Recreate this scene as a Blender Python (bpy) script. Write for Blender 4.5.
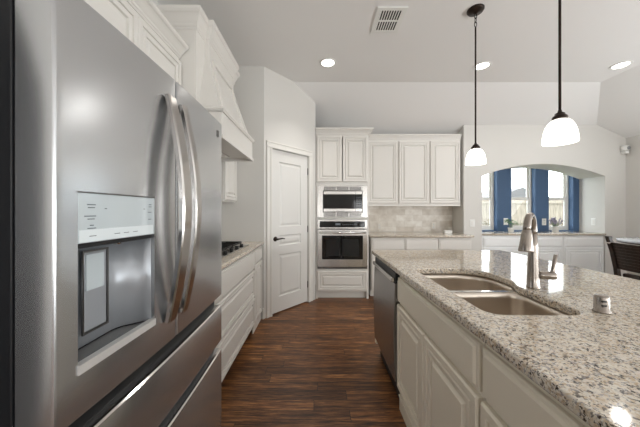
import bpy, bmesh, math, random
from mathutils import Vector, Matrix
random.seed(7)
S = bpy.context.scene
COL = S.collection
for o in list(bpy.data.objects):
    bpy.data.objects.remove(o)

# ------------------------------------------------------------------ camera, world, lights, exposure
CAMZ = 1.27
cd = bpy.data.cameras.new('camera')
cam = bpy.data.objects.new('camera', cd)
COL.objects.link(cam)
cam.location = (0, 0, CAMZ)
cam.rotation_euler = (math.pi / 2, 0, 0)
cd.sensor_width = 36.0
cd.lens = 36.0 * 260.0 / 640.0
cd.shift_x = 2.0 / 640.0
cd.shift_y = -2.5 / 640.0
cd.clip_start = 0.02
S.camera = cam

S.view_settings.view_transform = 'Standard'
S.view_settings.look = 'None'
S.view_settings.gamma = 1.0
S.view_settings.exposure = 0.34
S.view_settings.use_curve_mapping = False

world = bpy.data.worlds.new('sky')
S.world = world
world.use_nodes = True
bg = world.node_tree.nodes['Background']
bg.inputs['Color'].default_value = (0.93, 0.97, 1.0, 1)
bg.inputs['Strength'].default_value = 6.0


def area_light(name, loc, direction, sx, sy, power, color=(1, 1, 1), shape='RECTANGLE', spread=180):
    l = bpy.data.lights.new(name, 'AREA')
    l.shape = shape
    l.size = sx
    if shape in ('RECTANGLE', 'ELLIPSE'):
        l.size_y = sy
    l.energy = power
    l.color = color
    l.spread = math.radians(spread)
    o = bpy.data.objects.new(name, l)
    COL.objects.link(o)
    o.location = loc
    o.rotation_euler = Vector(direction).to_track_quat('-Z', 'Y').to_euler()
    return o


# area lamps stand in for unbuilt windows: added rear fill, daylight from the right
for k, wx in enumerate((-0.55, 2.35, 4.1)):
    area_light('rear_fill_lamp', (wx, -4.70, 1.55), (0, 1, 0.8), 1.3, 2.0, 40, (0.97, 0.985, 1.0))
for wy, pw in ((-2.2, 100), (0.2, 100), (2.3, 18)):
    area_light('side_daylight_lamp', (4.86, wy, 1.5), (-1, 0, 0.75), 1.7, 1.9, pw, (0.95, 0.98, 1.0))
# ------------------------------------------------------------------ helpers
MATW = {}          # object name -> world matrix of the thing it belongs to


class MB:
    """collects polygons in world coordinates"""

    def __init__(s):
        s.v = []
        s.f = []
        s.smooth = set()

    def add(s, verts, faces, smooth=False):
        b = len(s.v)
        s.v += [Vector(p) for p in verts]
        for f in faces:
            if smooth:
                s.smooth.add(len(s.f))
            s.f.append([b + i for i in f])
        return s

    def box(s, x0, x1, y0, y1, z0, z1):
        x0, x1 = min(x0, x1), max(x0, x1)
        y0, y1 = min(y0, y1), max(y0, y1)
        return s.add([(x0, y0, z0), (x1, y0, z0), (x1, y1, z0), (x0, y1, z0), (x0, y0, z1), (x1, y0, z1), (x1, y1, z1), (x0, y1, z1)],
                     [(0, 3, 2, 1), (4, 5, 6, 7), (0, 1, 5, 4), (1, 2, 6, 5), (2, 3, 7, 6), (3, 0, 4, 7)])

    def hexa(s, lo, hi):
        """two quads (counter-clockwise from above) joined"""
        return s.add(list(lo) + list(hi), [(0, 3, 2, 1), (4, 5, 6, 7), (0, 1, 5, 4), (1, 2, 6, 5), (2, 3, 7, 6), (3, 0, 4, 7)])

    def fbox(s, o, u, n, a0, a1, d0, d1, z0, z1):
        """box in a cabinet's frame: a along u, d behind the face, z up"""
        o, u, n = Vector(o), Vector(u), Vector(n)
        P = lambda a, d, z: o + u * a - n * d + Vector((0, 0, z))
        return s.add([P(a0, d0, z0), P(a1, d0, z0), P(a1, d1, z0), P(a0, d1, z0), P(a0, d0, z1), P(a1, d0, z1), P(a1, d1, z1), P(a0, d1, z1)],
                     [(0, 3, 2, 1), (4, 5, 6, 7), (0, 1, 5, 4), (1, 2, 6, 5), (2, 3, 7, 6), (3, 0, 4, 7)])

    def panel(s, o, u, n, w, h, prof):
        """concentric rings (inset, height above o along n); v is z"""
        o, u, n = Vector(o), Vector(u), Vector(n)
        z = Vector((0, 0, 1))
        b = len(s.v)
        rings = []
        for (i, t) in prof:
            i = min(i, w / 2 - .002, h / 2 - .002)
            rings.append([o + u * i + z * i + n * t, o + u * (w - i) + z * i + n * t, o + u * (w - i) + z * (h - i) + n * t, o + u * i + z * (h - i) + n * t])
        vs = [p for r in rings for p in r]
        fs = [(3, 2, 1, 0)]
        for k in range(len(rings) - 1):
            for j in range(4):
                fs.append((4 * k + j, 4 * k + (j + 1) % 4, 4 * k + 4 + (j + 1) % 4, 4 * k + 4 + j))
        e = 4 * (len(rings) - 1)
        fs.append((e, e + 1, e + 2, e + 3))
        return s.add(vs, fs)

    def rings(s, rs, smooth=True, closed=True, caps=True):
        n = len(rs[0])
        vs = [p for r in rs for p in r]
        fs = []
        for k in range(len(rs) - 1):
            for j in range(n if closed else n - 1):
                fs.append((n * k + j, n * k + (j + 1) % n, n * k + n + (j + 1) % n, n * k + n + j))
        s.add(vs, fs, smooth)
        if caps:
            b = len(s.v) - len(vs)
            s.f.append([b + i for i in reversed(range(n))])
            s.f.append([b + n * (len(rs) - 1) + i for i in range(n)])
        return s

    def lathe(s, c, prof, seg=24, axis=(0, 0, 1), caps=True):
        """prof: (radius, along axis)"""
        c, ax = Vector(c), Vector(axis).normalized()
        t = Vector((1, 0, 0)) if abs(ax.x) < .9 else Vector((0, 1, 0))
        e1 = (t - ax * t.dot(ax)).normalized()
        e2 = ax.cross(e1)
        return s.rings([[c + ax * h + (e1 * math.cos(2 * math.pi * j / seg) + e2 * math.sin(2 * math.pi * j / seg)) * max(r, 1e-4) for j in range(seg)] for r, h in prof], caps=caps)

    def tube(s, pts, rad, seg=10, caps=True):
        pts = [Vector(p) for p in pts]
        rad = rad if isinstance(rad, (list, tuple)) else [rad] * len(pts)
        rs = []
        e1 = None
        for i, p in enumerate(pts):
            d = (pts[min(i + 1, len(pts) - 1)] - pts[max(i - 1, 0)]).normalized()
            if e1 is None:
                t = Vector((0, 0, 1)) if abs(d.z) < .9 else Vector((1, 0, 0))
                e1 = (t - d * t.dot(d)).normalized()
            else:
                e1 = (e1 - d * e1.dot(d)).normalized()
            e2 = d.cross(e1)
            rs.append([p + (e1 * math.cos(2 * math.pi * j / seg) + e2 * math.sin(2 * math.pi * j / seg)) * rad[i] for j in range(seg)])
        return s.rings(rs, caps=caps)

    def sweep(s, path, prof, z0):
        """profile (out, up) swept along an xy path, outward on the left of the travel, mitred"""
        P = [Vector((p[0], p[1])) for p in path]
        rs = []
        for i, p in enumerate(P):
            nn = []
            if i > 0:
                d = (P[i] - P[i - 1]).normalized()
                nn.append(Vector((-d.y, d.x)))
            if i < len(P) - 1:
                d = (P[i + 1] - P[i]).normalized()
                nn.append(Vector((-d.y, d.x)))
            if len(nn) == 2:
                m = (nn[0] + nn[1])
                m = m / max(.2, (1 + nn[0].dot(nn[1])))
            else:
                m = nn[0]
            rs.append([Vector((p.x + m.x * a, p.y + m.y * a, z0 + b)) for a, b in prof])
        return s.rings(rs, smooth=False)

    def prism(s, poly, ext):
        """planar polygon (3d points) pulled along ext"""
        e = Vector(ext)
        n = len(poly)
        a = [Vector(p) for p in poly]
        vs = a + [p + e for p in a]
        fs = [tuple(range(n)), tuple(reversed(range(n, 2 * n)))]
        for i in range(n):
            fs.append((i, n + i, n + (i + 1) % n, (i + 1) % n))
        return s.add(vs, fs)

    def build(s, name, mat, parent=None, bevel=0, seg=2, solid=0, fixn=True):
        me = bpy.data.meshes.new(name)
        M = MATW.get(parent.name, Matrix()) if parent is not None else Matrix()
        inv = M.inverted()
        me.from_pydata([inv @ p for p in s.v], [], s.f)
        for i in s.smooth:
            me.polygons[i].use_smooth = True
        me.update()
        if fixn:
            bm = bmesh.new()
            bm.from_mesh(me)
            bmesh.ops.recalc_face_normals(bm, faces=bm.faces)
            bm.to_mesh(me)
            bm.free()
        me.materials.append(mat)
        o = bpy.data.objects.new(name, me)
        COL.objects.link(o)
        if parent is not None:
            o.parent = parent
            MATW[o.name] = M
        if solid:
            md = o.modifiers.new('solid', 'SOLIDIFY')
            md.thickness = solid
            md.offset = -1
        if bevel:
            md = o.modifiers.new('bevel', 'BEVEL')
            md.width = bevel
            md.segments = seg
            md.limit_method = 'ANGLE'
            md.angle_limit = math.radians(40)
        return o


def tag(o, label, cat, group=None):
    o['label'] = label
    o['category'] = cat
    if group:
        o['group'] = group
    return o


def thing(name, loc, label, cat, group=None, rz=0.0):
    o = bpy.data.objects.new(name, None)
    COL.objects.link(o)
    o.empty_display_size = .1
    o.location = loc
    o.rotation_euler = (0, 0, rz)
    MATW[o.name] = Matrix.Translation(Vector(loc)) @ Matrix.Rotation(rz, 4, 'Z')
    return tag(o, label, cat, group)


def structure(o):
    o['kind'] = 'structure'
    return o


def copy_thing(root, loc, label):
    r = root.copy()
    COL.objects.link(r)
    r.location = loc
    r['label'] = label
    for ch in root.children:
        c = ch.copy()
        COL.objects.link(c)
        c.parent = r
        for g in ch.children:
            d = g.copy()
            COL.objects.link(d)
            d.parent = c
    return r


def round_poly(corners, n=7):
    """corners: (x, y, r) -> rounded outline"""
    out = []
    k = len(corners)
    for i in range(k):
        p = Vector(corners[i][:2])
        a = Vector(corners[i - 1][:2])
        b = Vector(corners[(i + 1) % k][:2])
        r = corners[i][2]
        if r <= 0:
            out.append(p)
            continue
        da, db = (a - p).normalized(), (b - p).normalized()
        ang = math.acos(max(-1, min(1, da.dot(db))))
        t = r / math.tan(ang / 2)
        t = min(t, (a - p).length * .49, (b - p).length * .49)
        r = t * math.tan(ang / 2)
        c = p + (da + db).normalized() * (r / math.sin(ang / 2))
        v0, v1 = p + da * t - c, p + db * t - c
        a0 = math.atan2(v0.y, v0.x)
        a1 = math.atan2(v1.y, v1.x)
        d = (a1 - a0 + math.pi) % (2 * math.pi) - math.pi
        for j in range(n + 1):
            q = a0 + d * j / n
            out.append(c + Vector((math.cos(q), math.sin(q))) * r)
    return out


def slab(name, outlines, z0, z1, mat, bev, parent=None):
    """flat slab with holes and rounded edges"""
    cu = bpy.data.curves.new(name, 'CURVE')
    cu.dimensions = '2D'
    cu.fill_mode = 'BOTH'
    for pts in outlines:
        sp = cu.splines.new('POLY')
        sp.points.add(len(pts) - 1)
        for i, p in enumerate(pts):
            sp.points[i].co = (p[0], p[1], 0, 1)
        sp.use_cyclic_u = True
    cu.bevel_depth = bev
    cu.bevel_resolution = 3
    cu.offset = -bev
    cu.extrude = max(0, (z1 - z0) / 2 - bev)
    t = bpy.data.objects.new('tmp', cu)
    COL.objects.link(t)
    dg = bpy.context.evaluated_depsgraph_get()
    me = bpy.data.meshes.new_from_object(t.evaluated_get(dg))
    bpy.data.objects.remove(t)
    bpy.data.curves.remove(cu)
    zc = (z0 + z1) / 2
    M = MATW.get(parent.name, Matrix()) if parent is not None else Matrix()
    me.transform(M.inverted() @ Matrix.Translation((0, 0, zc)))
    me.name = name
    me.materials.clear()
    me.materials.append(mat)
    o = bpy.data.objects.new(name, me)
    COL.objects.link(o)
    if parent is not None:
        o.parent = parent
        MATW[o.name] = M
    return o


# ------------------------------------------------------------------ materials
def new_mat(name):
    m = bpy.data.materials.new(name)
    m.use_nodes = True
    nt = m.node_tree
    return m, nt, nt.nodes['Principled BSDF']


def node(nt, t, **kw):
    n = nt.nodes.new(t)
    for k, v in kw.items():
        setattr(n, k, v)
    return n


def lin(c):
    return tuple(((x / 255) / 12.92 if x / 255 <= .04045 else ((x / 255 + .055) / 1.055) ** 2.4) for x in c) + (1,)


def paint(name, rgb, rough=.5, bump=0, bscale=200, metal=0, var=0.0):
    m, nt, b = new_mat(name)
    b.inputs['Base Color'].default_value = lin(rgb)
    b.inputs['Roughness'].default_value = rough
    b.inputs['Metallic'].default_value = metal
    if bump or var:
        tc = node(nt, 'ShaderNodeTexCoord')
        ns = node(nt, 'ShaderNodeTexNoise')
        ns.inputs['Scale'].default_value = bscale
        ns.inputs['Detail'].default_value = 3
        nt.links.new(tc.outputs['Object'], ns.inputs['Vector'])
        if bump:
            bp = node(nt, 'ShaderNodeBump')
            bp.inputs['Strength'].default_value = bump
            bp.inputs['Distance'].default_value = .002
            nt.links.new(ns.outputs['Fac'], bp.inputs['Height'])
            nt.links.new(bp.outputs['Normal'], b.inputs['Normal'])
        if var:
            mx = node(nt, 'ShaderNodeMix', data_type='RGBA')
            c = lin(rgb)
            mx.inputs['A'].default_value = tuple(x * (1 - var) for x in c[:3]) + (1,)
            mx.inputs['B'].default_value = tuple(min(1, x * (1 + var)) for x in c[:3]) + (1,)
            nt.links.new(ns.outputs['Fac'], mx.inputs['Factor'])
            nt.links.new(mx.outputs['Result'], b.inputs['Base Color'])
    return m


def metal(name, rgb, rough, aniso=0.0, rot=0.0, streak=None, bump=0.05):
    m, nt, b = new_mat(name)
    b.inputs['Base Color'].default_value = lin(rgb)
    b.inputs['Metallic'].default_value = 1
    b.inputs['Roughness'].default_value = rough
    if aniso:
        b.inputs['Anisotropic'].default_value = aniso
        b.inputs['Anisotropic Rotation'].default_value = rot
        tg = node(nt, 'ShaderNodeTangent', direction_type='RADIAL', axis='Z')
        nt.links.new(tg.outputs['Tangent'], b.inputs['Tangent'])
    if streak:
        tc = node(nt, 'ShaderNodeTexCoord')
        mp = node(nt, 'ShaderNodeMapping')
        mp.inputs['Scale'].default_value = streak
        ns = node(nt, 'ShaderNodeTexNoise')
        ns.inputs['Scale'].default_value = 1
        ns.inputs['Detail'].default_value = 2
        bp = node(nt, 'ShaderNodeBump')
        bp.inputs['Strength'].default_value = bump
        bp.inputs['Distance'].default_value = .001
        nt.links.new(tc.outputs['Object'], mp.inputs['Vector'])
        nt.links.new(mp.outputs['Vector'], ns.inputs['Vector'])
        nt.links.new(ns.outputs['Fac'], bp.inputs['Height'])
        nt.links.new(bp.outputs['Normal'], b.inputs['Normal'])
    return m


def ramp(nt, stops, interp='LINEAR'):
    r = node(nt, 'ShaderNodeValToRGB')
    r.color_ramp.interpolation = interp
    e = r.color_ramp.elements
    e[0].position, e[0].color = stops[0][0], lin(stops[0][1])
    e[1].position, e[1].color = stops[-1][0], lin(stops[-1][1])
    for p, c in stops[1:-1]:
        k = e.new(p)
        k.color = lin(c)
    return r


def granite(name):
    m, nt, b = new_mat(name)
    L = nt.links.new
    tc = node(nt, 'ShaderNodeTexCoord')
    # warped coordinates so the grains are irregular
    n0 = node(nt, 'ShaderNodeTexNoise')
    n0.inputs['Scale'].default_value = 48
    n0.inputs['Detail'].default_value = 3
    L(tc.outputs['Object'], n0.inputs['Vector'])
    ad = node(nt, 'ShaderNodeMix', data_type='RGBA', blend_type='LINEAR_LIGHT')
    ad.inputs['Factor'].default_value = .02
    L(tc.outputs['Object'], ad.inputs['A'])
    L(n0.outputs['Color'], ad.inputs['B'])
    vo = node(nt, 'ShaderNodeTexVoronoi')
    vo.inputs['Scale'].default_value = 175
    L(ad.outputs['Result'], vo.inputs['Vector'])
    sep = node(nt, 'ShaderNodeSeparateColor')
    L(vo.outputs['Color'], sep.inputs['Color'])
    r1 = ramp(nt, [(0.0, (226, 215, 198)), (.24, (208, 188, 160)), (.40, (236, 229, 216)), (.62, (190, 168, 140)), (.72, (216, 210, 202)), (.84, (140, 138, 142)), (.94, (72, 64, 60))], 'CONSTANT')
    L(sep.outputs['Red'], r1.inputs['Fac'])
    n1 = node(nt, 'ShaderNodeTexNoise')
    n1.inputs['Scale'].default_value = 40
    n1.inputs['Detail'].default_value = 5
    n1.inputs['Roughness'].default_value = .65
    L(tc.outputs['Object'], n1.inputs['Vector'])
    r2 = ramp(nt, [(.36, (172, 148, 120)), (.5, (220, 206, 186)), (.62, (238, 231, 219))])
    L(n1.outputs['Fac'], r2.inputs['Fac'])
    mx = node(nt, 'ShaderNodeMix', data_type='RGBA')
    mx.inputs['Factor'].default_value = .25
    L(r1.outputs['Color'], mx.inputs['A'])
    L(r2.outputs['Color'], mx.inputs['B'])
    n2 = node(nt, 'ShaderNodeTexNoise')
    n2.inputs['Scale'].default_value = 110
    n2.inputs['Detail'].default_value = 3
    n2.inputs['Roughness'].default_value = .6
    L(tc.outputs['Object'], n2.inputs['Vector'])
    r3 = ramp(nt, [(.575, (0, 0, 0)), (.63, (255, 255, 255))])
    L(n2.outputs['Fac'], r3.inputs['Fac'])
    mx2 = node(nt, 'ShaderNodeMix', data_type='RGBA')
    L(r3.outputs['Color'], mx2.inputs['Factor'])
    L(mx.outputs['Result'], mx2.inputs['A'])
    mx2.inputs['B'].default_value = lin((62, 50, 42))
    L(mx2.outputs['Result'], b.inputs['Base Color'])
    b.inputs['Roughness'].default_value = .07
    b.inputs['Specular IOR Level'].default_value = .6
    return m


def wood_floor(name):
    m, nt, b = new_mat(name)
    L = nt.links.new
    tc = node(nt, 'ShaderNodeTexCoord')
    br = node(nt, 'ShaderNodeTexBrick')
    br.offset = 0
    br.inputs['Color1'].default_value = (0, 0, 0, 1)
    br.inputs['Color2'].default_value = (1, 1, 1, 1)
    br.inputs['Mortar'].default_value = (0, 0, 0, 1)
    br.inputs['Scale'].default_value = 1
    br.inputs['Brick Width'].default_value = 1.15
    br.inputs['Row Height'].default_value = .092
    br.inputs['Mortar Size'].default_value = .0016
    br.inputs['Bias'].default_value = 0
    # every row of planks starts at a place of its own
    sx = node(nt, 'ShaderNodeSeparateXYZ')
    L(tc.outputs['Object'], sx.inputs['Vector'])
    dv_ = node(nt, 'ShaderNodeMath', operation='DIVIDE')
    L(sx.outputs['Y'], dv_.inputs[0])
    dv_.inputs[1].default_value = .092
    fl_ = node(nt, 'ShaderNodeMath', operation='FLOOR')
    L(dv_.outputs[0], fl_.inputs[0])
    wn = node(nt, 'ShaderNodeTexWhiteNoise', noise_dimensions='1D')
    L(fl_.outputs[0], wn.inputs['W'])
    mu = node(nt, 'ShaderNodeMath', operation='MULTIPLY_ADD')
    L(wn.outputs['Value'], mu.inputs[0])
    mu.inputs[1].default_value = 1.15
    L(sx.outputs['X'], mu.inputs[2])
    cx_ = node(nt, 'ShaderNodeCombineXYZ')
    L(mu.outputs[0], cx_.inputs['X'])
    L(sx.outputs['Y'], cx_.inputs['Y'])
    L(cx_.outputs['Vector'], br.inputs['Vector'])
    # shift the grain from plank to plank
    sc = node(nt, 'ShaderNodeVectorMath', operation='SCALE')
    sc.inputs['Scale'].default_value = 7
    L(br.outputs['Color'], sc.inputs[0])
    ad = node(nt, 'ShaderNodeVectorMath', operation='ADD')
    L(tc.outputs['Object'], ad.inputs[0])
    L(sc.outputs['Vector'], ad.inputs[1])
    mp = node(nt, 'ShaderNodeMapping')
    mp.inputs['Scale'].default_value = (3.0, 46, 1)
    L(ad.outputs['Vector'], mp.inputs['Vector'])
    ns = node(nt, 'ShaderNodeTexNoise')
    ns.inputs['Scale'].default_value = 1
    ns.inputs['Detail'].default_value = 7
    ns.inputs['Roughness'].default_value = .68
    ns.inputs['Distortion'].default_value = .6
    L(mp.outputs['Vector'], ns.inputs['Vector'])
    rr = ramp(nt, [(.36, (34, 19, 10)), (.46, (94, 58, 32)), (.54, (146, 98, 56)), (.63, (214, 156, 96))])
    mp2 = node(nt, 'ShaderNodeMapping')
    mp2.inputs['Scale'].default_value = (9, 190, 1)
    L(ad.outputs['Vector'], mp2.inputs['Vector'])
    nf = node(nt, 'ShaderNodeTexNoise')
    nf.inputs['Scale'].default_value = 1
    nf.inputs['Detail'].default_value = 4
    nf.inputs['Roughness'].default_value = .7
    L(mp2.outputs['Vector'], nf.inputs['Vector'])
    gm = node(nt, 'ShaderNodeMix', data_type='FLOAT')
    gm.inputs['Factor'].default_value = .48
    L(ns.outputs['Fac'], gm.inputs['A'])
    L(nf.outputs['Fac'], gm.inputs['B'])
    L(gm.outputs['Result'], rr.inputs['Fac'])
    hs = node(nt, 'ShaderNodeMix', data_type='RGBA', blend_type='MULTIPLY')
    hs.inputs['Factor'].default_value = 1
    rp = ramp(nt, [(0, (185, 178, 172)), (1, (255, 250, 245))])
    L(br.outputs['Color'], rp.inputs['Fac'])
    L(rr.outputs['Color'], hs.inputs['A'])
    L(rp.outputs['Color'], hs.inputs['B'])
    dk = node(nt, 'ShaderNodeMix', data_type='RGBA')
    L(br.outputs['Fac'], dk.inputs['Factor'])
    L(hs.outputs['Result'], dk.inputs['A'])
    dk.inputs['B'].default_value = lin((18, 11, 8))
    L(dk.outputs['Result'], b.inputs['Base Color'])
    rg = node(nt, 'ShaderNodeMapRange')
    rg.inputs['To Min'].default_value = .26
    rg.inputs['To Max'].default_value = .44
    L(ns.outputs['Fac'], rg.inputs['Value'])
    L(rg.outputs['Result'], b.inputs['Roughness'])
    b.inputs['Specular IOR Level'].default_value = .45
    bp = node(nt, 'ShaderNodeBump')
    bp.inputs['Strength'].default_value = .35
    bp.inputs['Distance'].default_value = .003
    L(ns.outputs['Fac'], bp.inputs['Height'])
    L(bp.outputs['Normal'], b.inputs['Normal'])
    return m


def stone_tile(name):
    m, nt, b = new_mat(name)
    L = nt.links.new
    tc = node(nt, 'ShaderNodeTexCoord')
    mp = node(nt, 'ShaderNodeMapping')
    mp.inputs['Rotation'].default_value = (math.pi / 2, 0, 0)
    L(tc.outputs['Object'], mp.inputs['Vector'])
    br = node(nt, 'ShaderNodeTexBrick')
    br.offset = .5
    br.inputs['Color1'].default_value = lin((214, 205, 192))
    br.inputs['Color2'].default_value = lin((242, 238, 230))
    br.inputs['Mortar'].default_value = lin((214, 208, 198))
    br.inputs['Scale'].default_value = 1
    br.inputs['Brick Width'].default_value = .30
    br.inputs['Row Height'].default_value = .10
    br.inputs['Mortar Size'].default_value = .002
    L(mp.outputs['Vector'], br.inputs['Vector'])
    ns = node(nt, 'ShaderNodeTexNoise')
    ns.inputs['Scale'].default_value = 9
    ns.inputs['Detail'].default_value = 4
    L(tc.outputs['Object'], ns.inputs['Vector'])
    mx = node(nt, 'ShaderNodeMix', data_type='RGBA', blend_type='MULTIPLY')
    mx.inputs['Factor'].default_value = .5
    rp = ramp(nt, [(.35, (205, 196, 184)), (.65, (255, 255, 255))])
    L(ns.outputs['Fac'], rp.inputs['Fac'])
    L(br.outputs['Color'], mx.inputs['A'])
    L(rp.outputs['Color'], mx.inputs['B'])
    L(mx.outputs['Result'], b.inputs['Base Color'])
    b.inputs['Roughness'].default_value = .35
    return m


def glass(name):
    m, nt, b = new_mat(name)
    nt.nodes.remove(b)
    out = nt.nodes['Material Output']
    tr = node(nt, 'ShaderNodeBsdfTransparent')
    tr.inputs['Color'].default_value = (.96, .98, .98, 1)
    gl = node(nt, 'ShaderNodeBsdfGlossy')
    gl.inputs['Roughness'].default_value = .02
    mx = node(nt, 'ShaderNodeMixShader')
    mx.inputs['Fac'].default_value = .06
    nt.links.new(tr.outputs[0], mx.inputs[1])
    nt.links.new(gl.outputs[0], mx.inputs[2])
    nt.links.new(mx.outputs[0], out.inputs['Surface'])
    return m


def emissive(name, rgb, strength, rough=.3):
    m, nt, b = new_mat(name)
    b.inputs['Base Color'].default_value = lin(rgb)
    b.inputs['Roughness'].default_value = rough
    b.inputs['Emission Color'].default_value = lin(rgb)
    b.inputs['Emission Strength'].default_value = strength
    return m


def planks(name, a, b_, rowh):
    m, nt, b = new_mat(name)
    L = nt.links.new
    tc = node(nt, 'ShaderNodeTexCoord')
    ns = node(nt, 'ShaderNodeTexNoise')
    ns.inputs['Scale'].default_value = 3
    ns.inputs['Detail'].default_value = 5
    mp = node(nt, 'ShaderNodeMapping')
    mp.inputs['Scale'].default_value = (6, 6, .8)
    L(tc.outputs['Object'], mp.inputs['Vector'])
    L(mp.outputs['Vector'], ns.inputs['Vector'])
    r = ramp(nt, [(.3, a), (.7, b_)])
    L(ns.outputs['Fac'], r.inputs['Fac'])
    L(r.outputs['Color'], b.inputs['Base Color'])
    b.inputs['Roughness'].default_value = .8
    return m


M_WALL = paint('greige_wall_paint', (219, 217, 212), .7, .12, 160)
M_CEIL = paint('ceiling_paint', (240, 239, 237), .8, .25, 90)
M_CAB = paint('cream_cabinet_paint', (228, 225, 219), .38, .02, 60)
M_TRIM = paint('white_trim_paint', (230, 228, 222), .38)
M_DOOR = paint('white_door_paint', (228, 227, 223), .4)
M_BUFF = paint('white_buffet_paint', (244, 246, 246), .4)
M_BLUE = paint('navy_blue_wall_paint', (66, 94, 128), .6, .1, 160)
M_GRAN = granite('speckled_granite')
M_FLOOR = wood_floor('hand_scraped_walnut_floor')
M_TILE = stone_tile('travertine_backsplash')
M_STEEL = metal('brushed_stainless', (204, 206, 208), .25, .5, 0.25, (6, 6, 900), .04)
M_STEEL.node_tree.nodes['Principled BSDF'].inputs['Metallic'].default_value = .9
M_STEEL2 = metal('satin_stainless', (196, 193, 189), .26)
M_HANDLE = metal('handle_steel', (190, 187, 184), .17)
M_SINK = metal('sink_steel', (226, 216, 204), .30, 0, 0, (30, 400, 30), .05)
M_CHROME = metal('polished_steel', (225, 223, 220), .10)
M_NICKEL = metal('brushed_nickel', (158, 150, 142), .24)
M_DSTEEL = metal('dark_steel', (120, 118, 116), .3)
M_BLACKG = paint('black_glass', (10, 10, 12), .06)
M_BLACK = paint('black_plastic', (12, 12, 13), .4)
M_CASE = paint('charcoal_case', (24, 26, 30), .45, .1, 300)
M_IRON = paint('cast_iron', (22, 21, 20), .5, .3, 200)
M_BRONZE = paint('oil_rubbed_bronze', (46, 36, 30), .35, 0, 0, .7)
M_GREYP = paint('dispenser_grey', (166, 170, 175), .38, 0, 0, .4)
M_DISP = paint('dispenser_screen', (196, 205, 208), .12)
M_LEGEND = paint('legend_grey', (95, 102, 108), .5)
M_SHADE = emissive('frosted_lit_glass', (255, 252, 246), 1.25)
M_LED = emissive('lit_lens', (255, 250, 242), 5)
M_PLATE = paint('white_plastic', (236, 236, 232), .4)
M_ALM = paint('almond_plastic', (222, 215, 204), .45)
M_DARKWOOD = planks('espresso_wood', (34, 27, 23), (58, 47, 40), .1)
M_DARKWOOD.node_tree.nodes['Principled BSDF'].inputs['Roughness'].default_value = .35
M_TABLE = paint('glossy_pale_top', (206, 210, 216), .08)
M_GLASS = glass('window_glass')
M_POT = paint('white_ceramic', (238, 238, 236), .3)
M_LEAF = paint('green_leaf', (74, 128, 58), .5, 0, 30, 0, .4)
M_LAV = paint('lavender_bloom', (156, 150, 168), .7, 0, 60, 0, .3)
M_STALK = paint('grey_green_stalk', (128, 140, 120), .7)
M_SOIL = paint('potting_soil', (50, 38, 30), .9)
M_FENCE = planks('weathered_cedar', (104, 95, 84), (142, 132, 118), .1)
M_SIDING = paint('pale_brick', (138, 132, 124), .8, 0, 12, 0, .2)
M_ROOF = paint('grey_shingle', (90, 88, 90), .8, 0, 20, 0, .3)
M_LAWN = paint('lawn_green', (84, 94, 56), .9, .4, 60, 0, .4)

RAISED = [(0, 0), (0, .014), (.006, .022), (.030, .022), (.0315, .012), (.036, .012), (.044, .020), (.064, .018), (.0655, .006), (.071, .006), (.089, .020), (.093, .020)]
RAISED_S = [(0, 0), (0, .014), (.006, .022), (.024, .022), (.0255, .012), (.030, .012), (.037, .020), (.050, .018), (.0515, .006), (.057, .006), (.074, .020), (.077, .020)]
SLABF = [(0, 0), (0, .010), (.004, .014), (.013, .014), (.019, .022), (.024, .022)]
CROWN = [(0, 0), (.006, 0), (.010, .008), (.016, .012), (.018, .022), (.026, .030), (.040, .048), (.050, .058), (.060, .062), (.066, .070), (.066, .084), (0, .084)]

# ------------------------------------------------------------------ the room
XL = -1.30           # left wall
XR = 4.90            # right wall
YE = 4.55            # outside wall, inner face
ZC = 2.97            # flat ceiling
SL = 0.46
BX, BY = 3.73, 3.43  # where the ceiling starts to slope


def ceil_z(x, y):
    return ZC - SL * max(0, x - BX, y - BY)


structure(MB().box(XL - .2, XR + .2, -5, 4.72, -.12, 0).build('floor', M_FLOOR))
c = MB()
zb = ZC - SL * 1.45
c.add([(XL - .2, -5, ZC), (BX, -5, ZC), (BX, BY, ZC), (XL - .2, BY, ZC), (BX + 1.45, -5, zb), (BX + 1.45, BY + 1.45, zb), (XL - .2, BY + 1.45, zb)],
      [(3, 2, 1, 0), (2, 5, 4, 1), (6, 5, 2, 3)])
ce = c.build('ceiling', M_CEIL, fixn=False)
md = ce.modifiers.new('solid', 'SOLIDIFY')
md.thickness = .12
md.offset = -1
structure(ce)

structure(MB().box(XL - .15, XL, -5, 4.62, 0, 3.05).build('wall_left', M_WALL))
structure(MB().box(XL, -.635, 3.06, 3.14, 0, 3.05).build('wall_pantry_side', M_WALL))
# pantry wall standing diagonally in the corner, with its doorway
D0 = Vector((-.635, 3.06, 0))
D1 = Vector((-.036, 3.742, 0))
DU = (D1 - D0).normalized()
DN = Vector((DU.y, -DU.x, 0))
DL = (D1 - D0).length
dz = Vector((0, 0, 1))
P = lambda a, z, n=0: D0 + DU * a + dz * z + DN * n
DA, DB, DH = .112, .755, 2.03
structure(MB().prism([P(0, 0), P(DA, 0), P(DA, DH), P(DB, DH), P(DB, 0), P(DL, 0), P(DL, 3.05), P(0, 3.05)], -DN * .11).build('wall_pantry', M_WALL))
structure(MB().box(XL, 2.33, 4.50, 4.62, 0, 3.05).build('wall_back', M_WALL))
# dark inside of the pantry behind the door
# arch wall with the buffet recess
AX0, AX1 = 2.61, 4.57
AY = 4.14
arc = []
zs, zc = 1.825, 2.02
for k in range(25):
    t = k / 24
    x = AX1 + (AX0 - AX1) * t
    q = (2 * t - 1)
    arc.append(Vector((x, AY, zs + (zc - zs) * (1 - q * q))))
poly = [Vector((2.32, AY, 0)), Vector((2.32, AY, 3.05)), Vector((XR, AY, 3.05)), Vector((XR, AY, 0)), Vector((AX1, AY, 0))] + arc + [Vector((AX0, AY, 0))]
structure(MB().prism(poly, (0, YE - AY, 0)).build('wall_arch', M_WALL))
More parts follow.
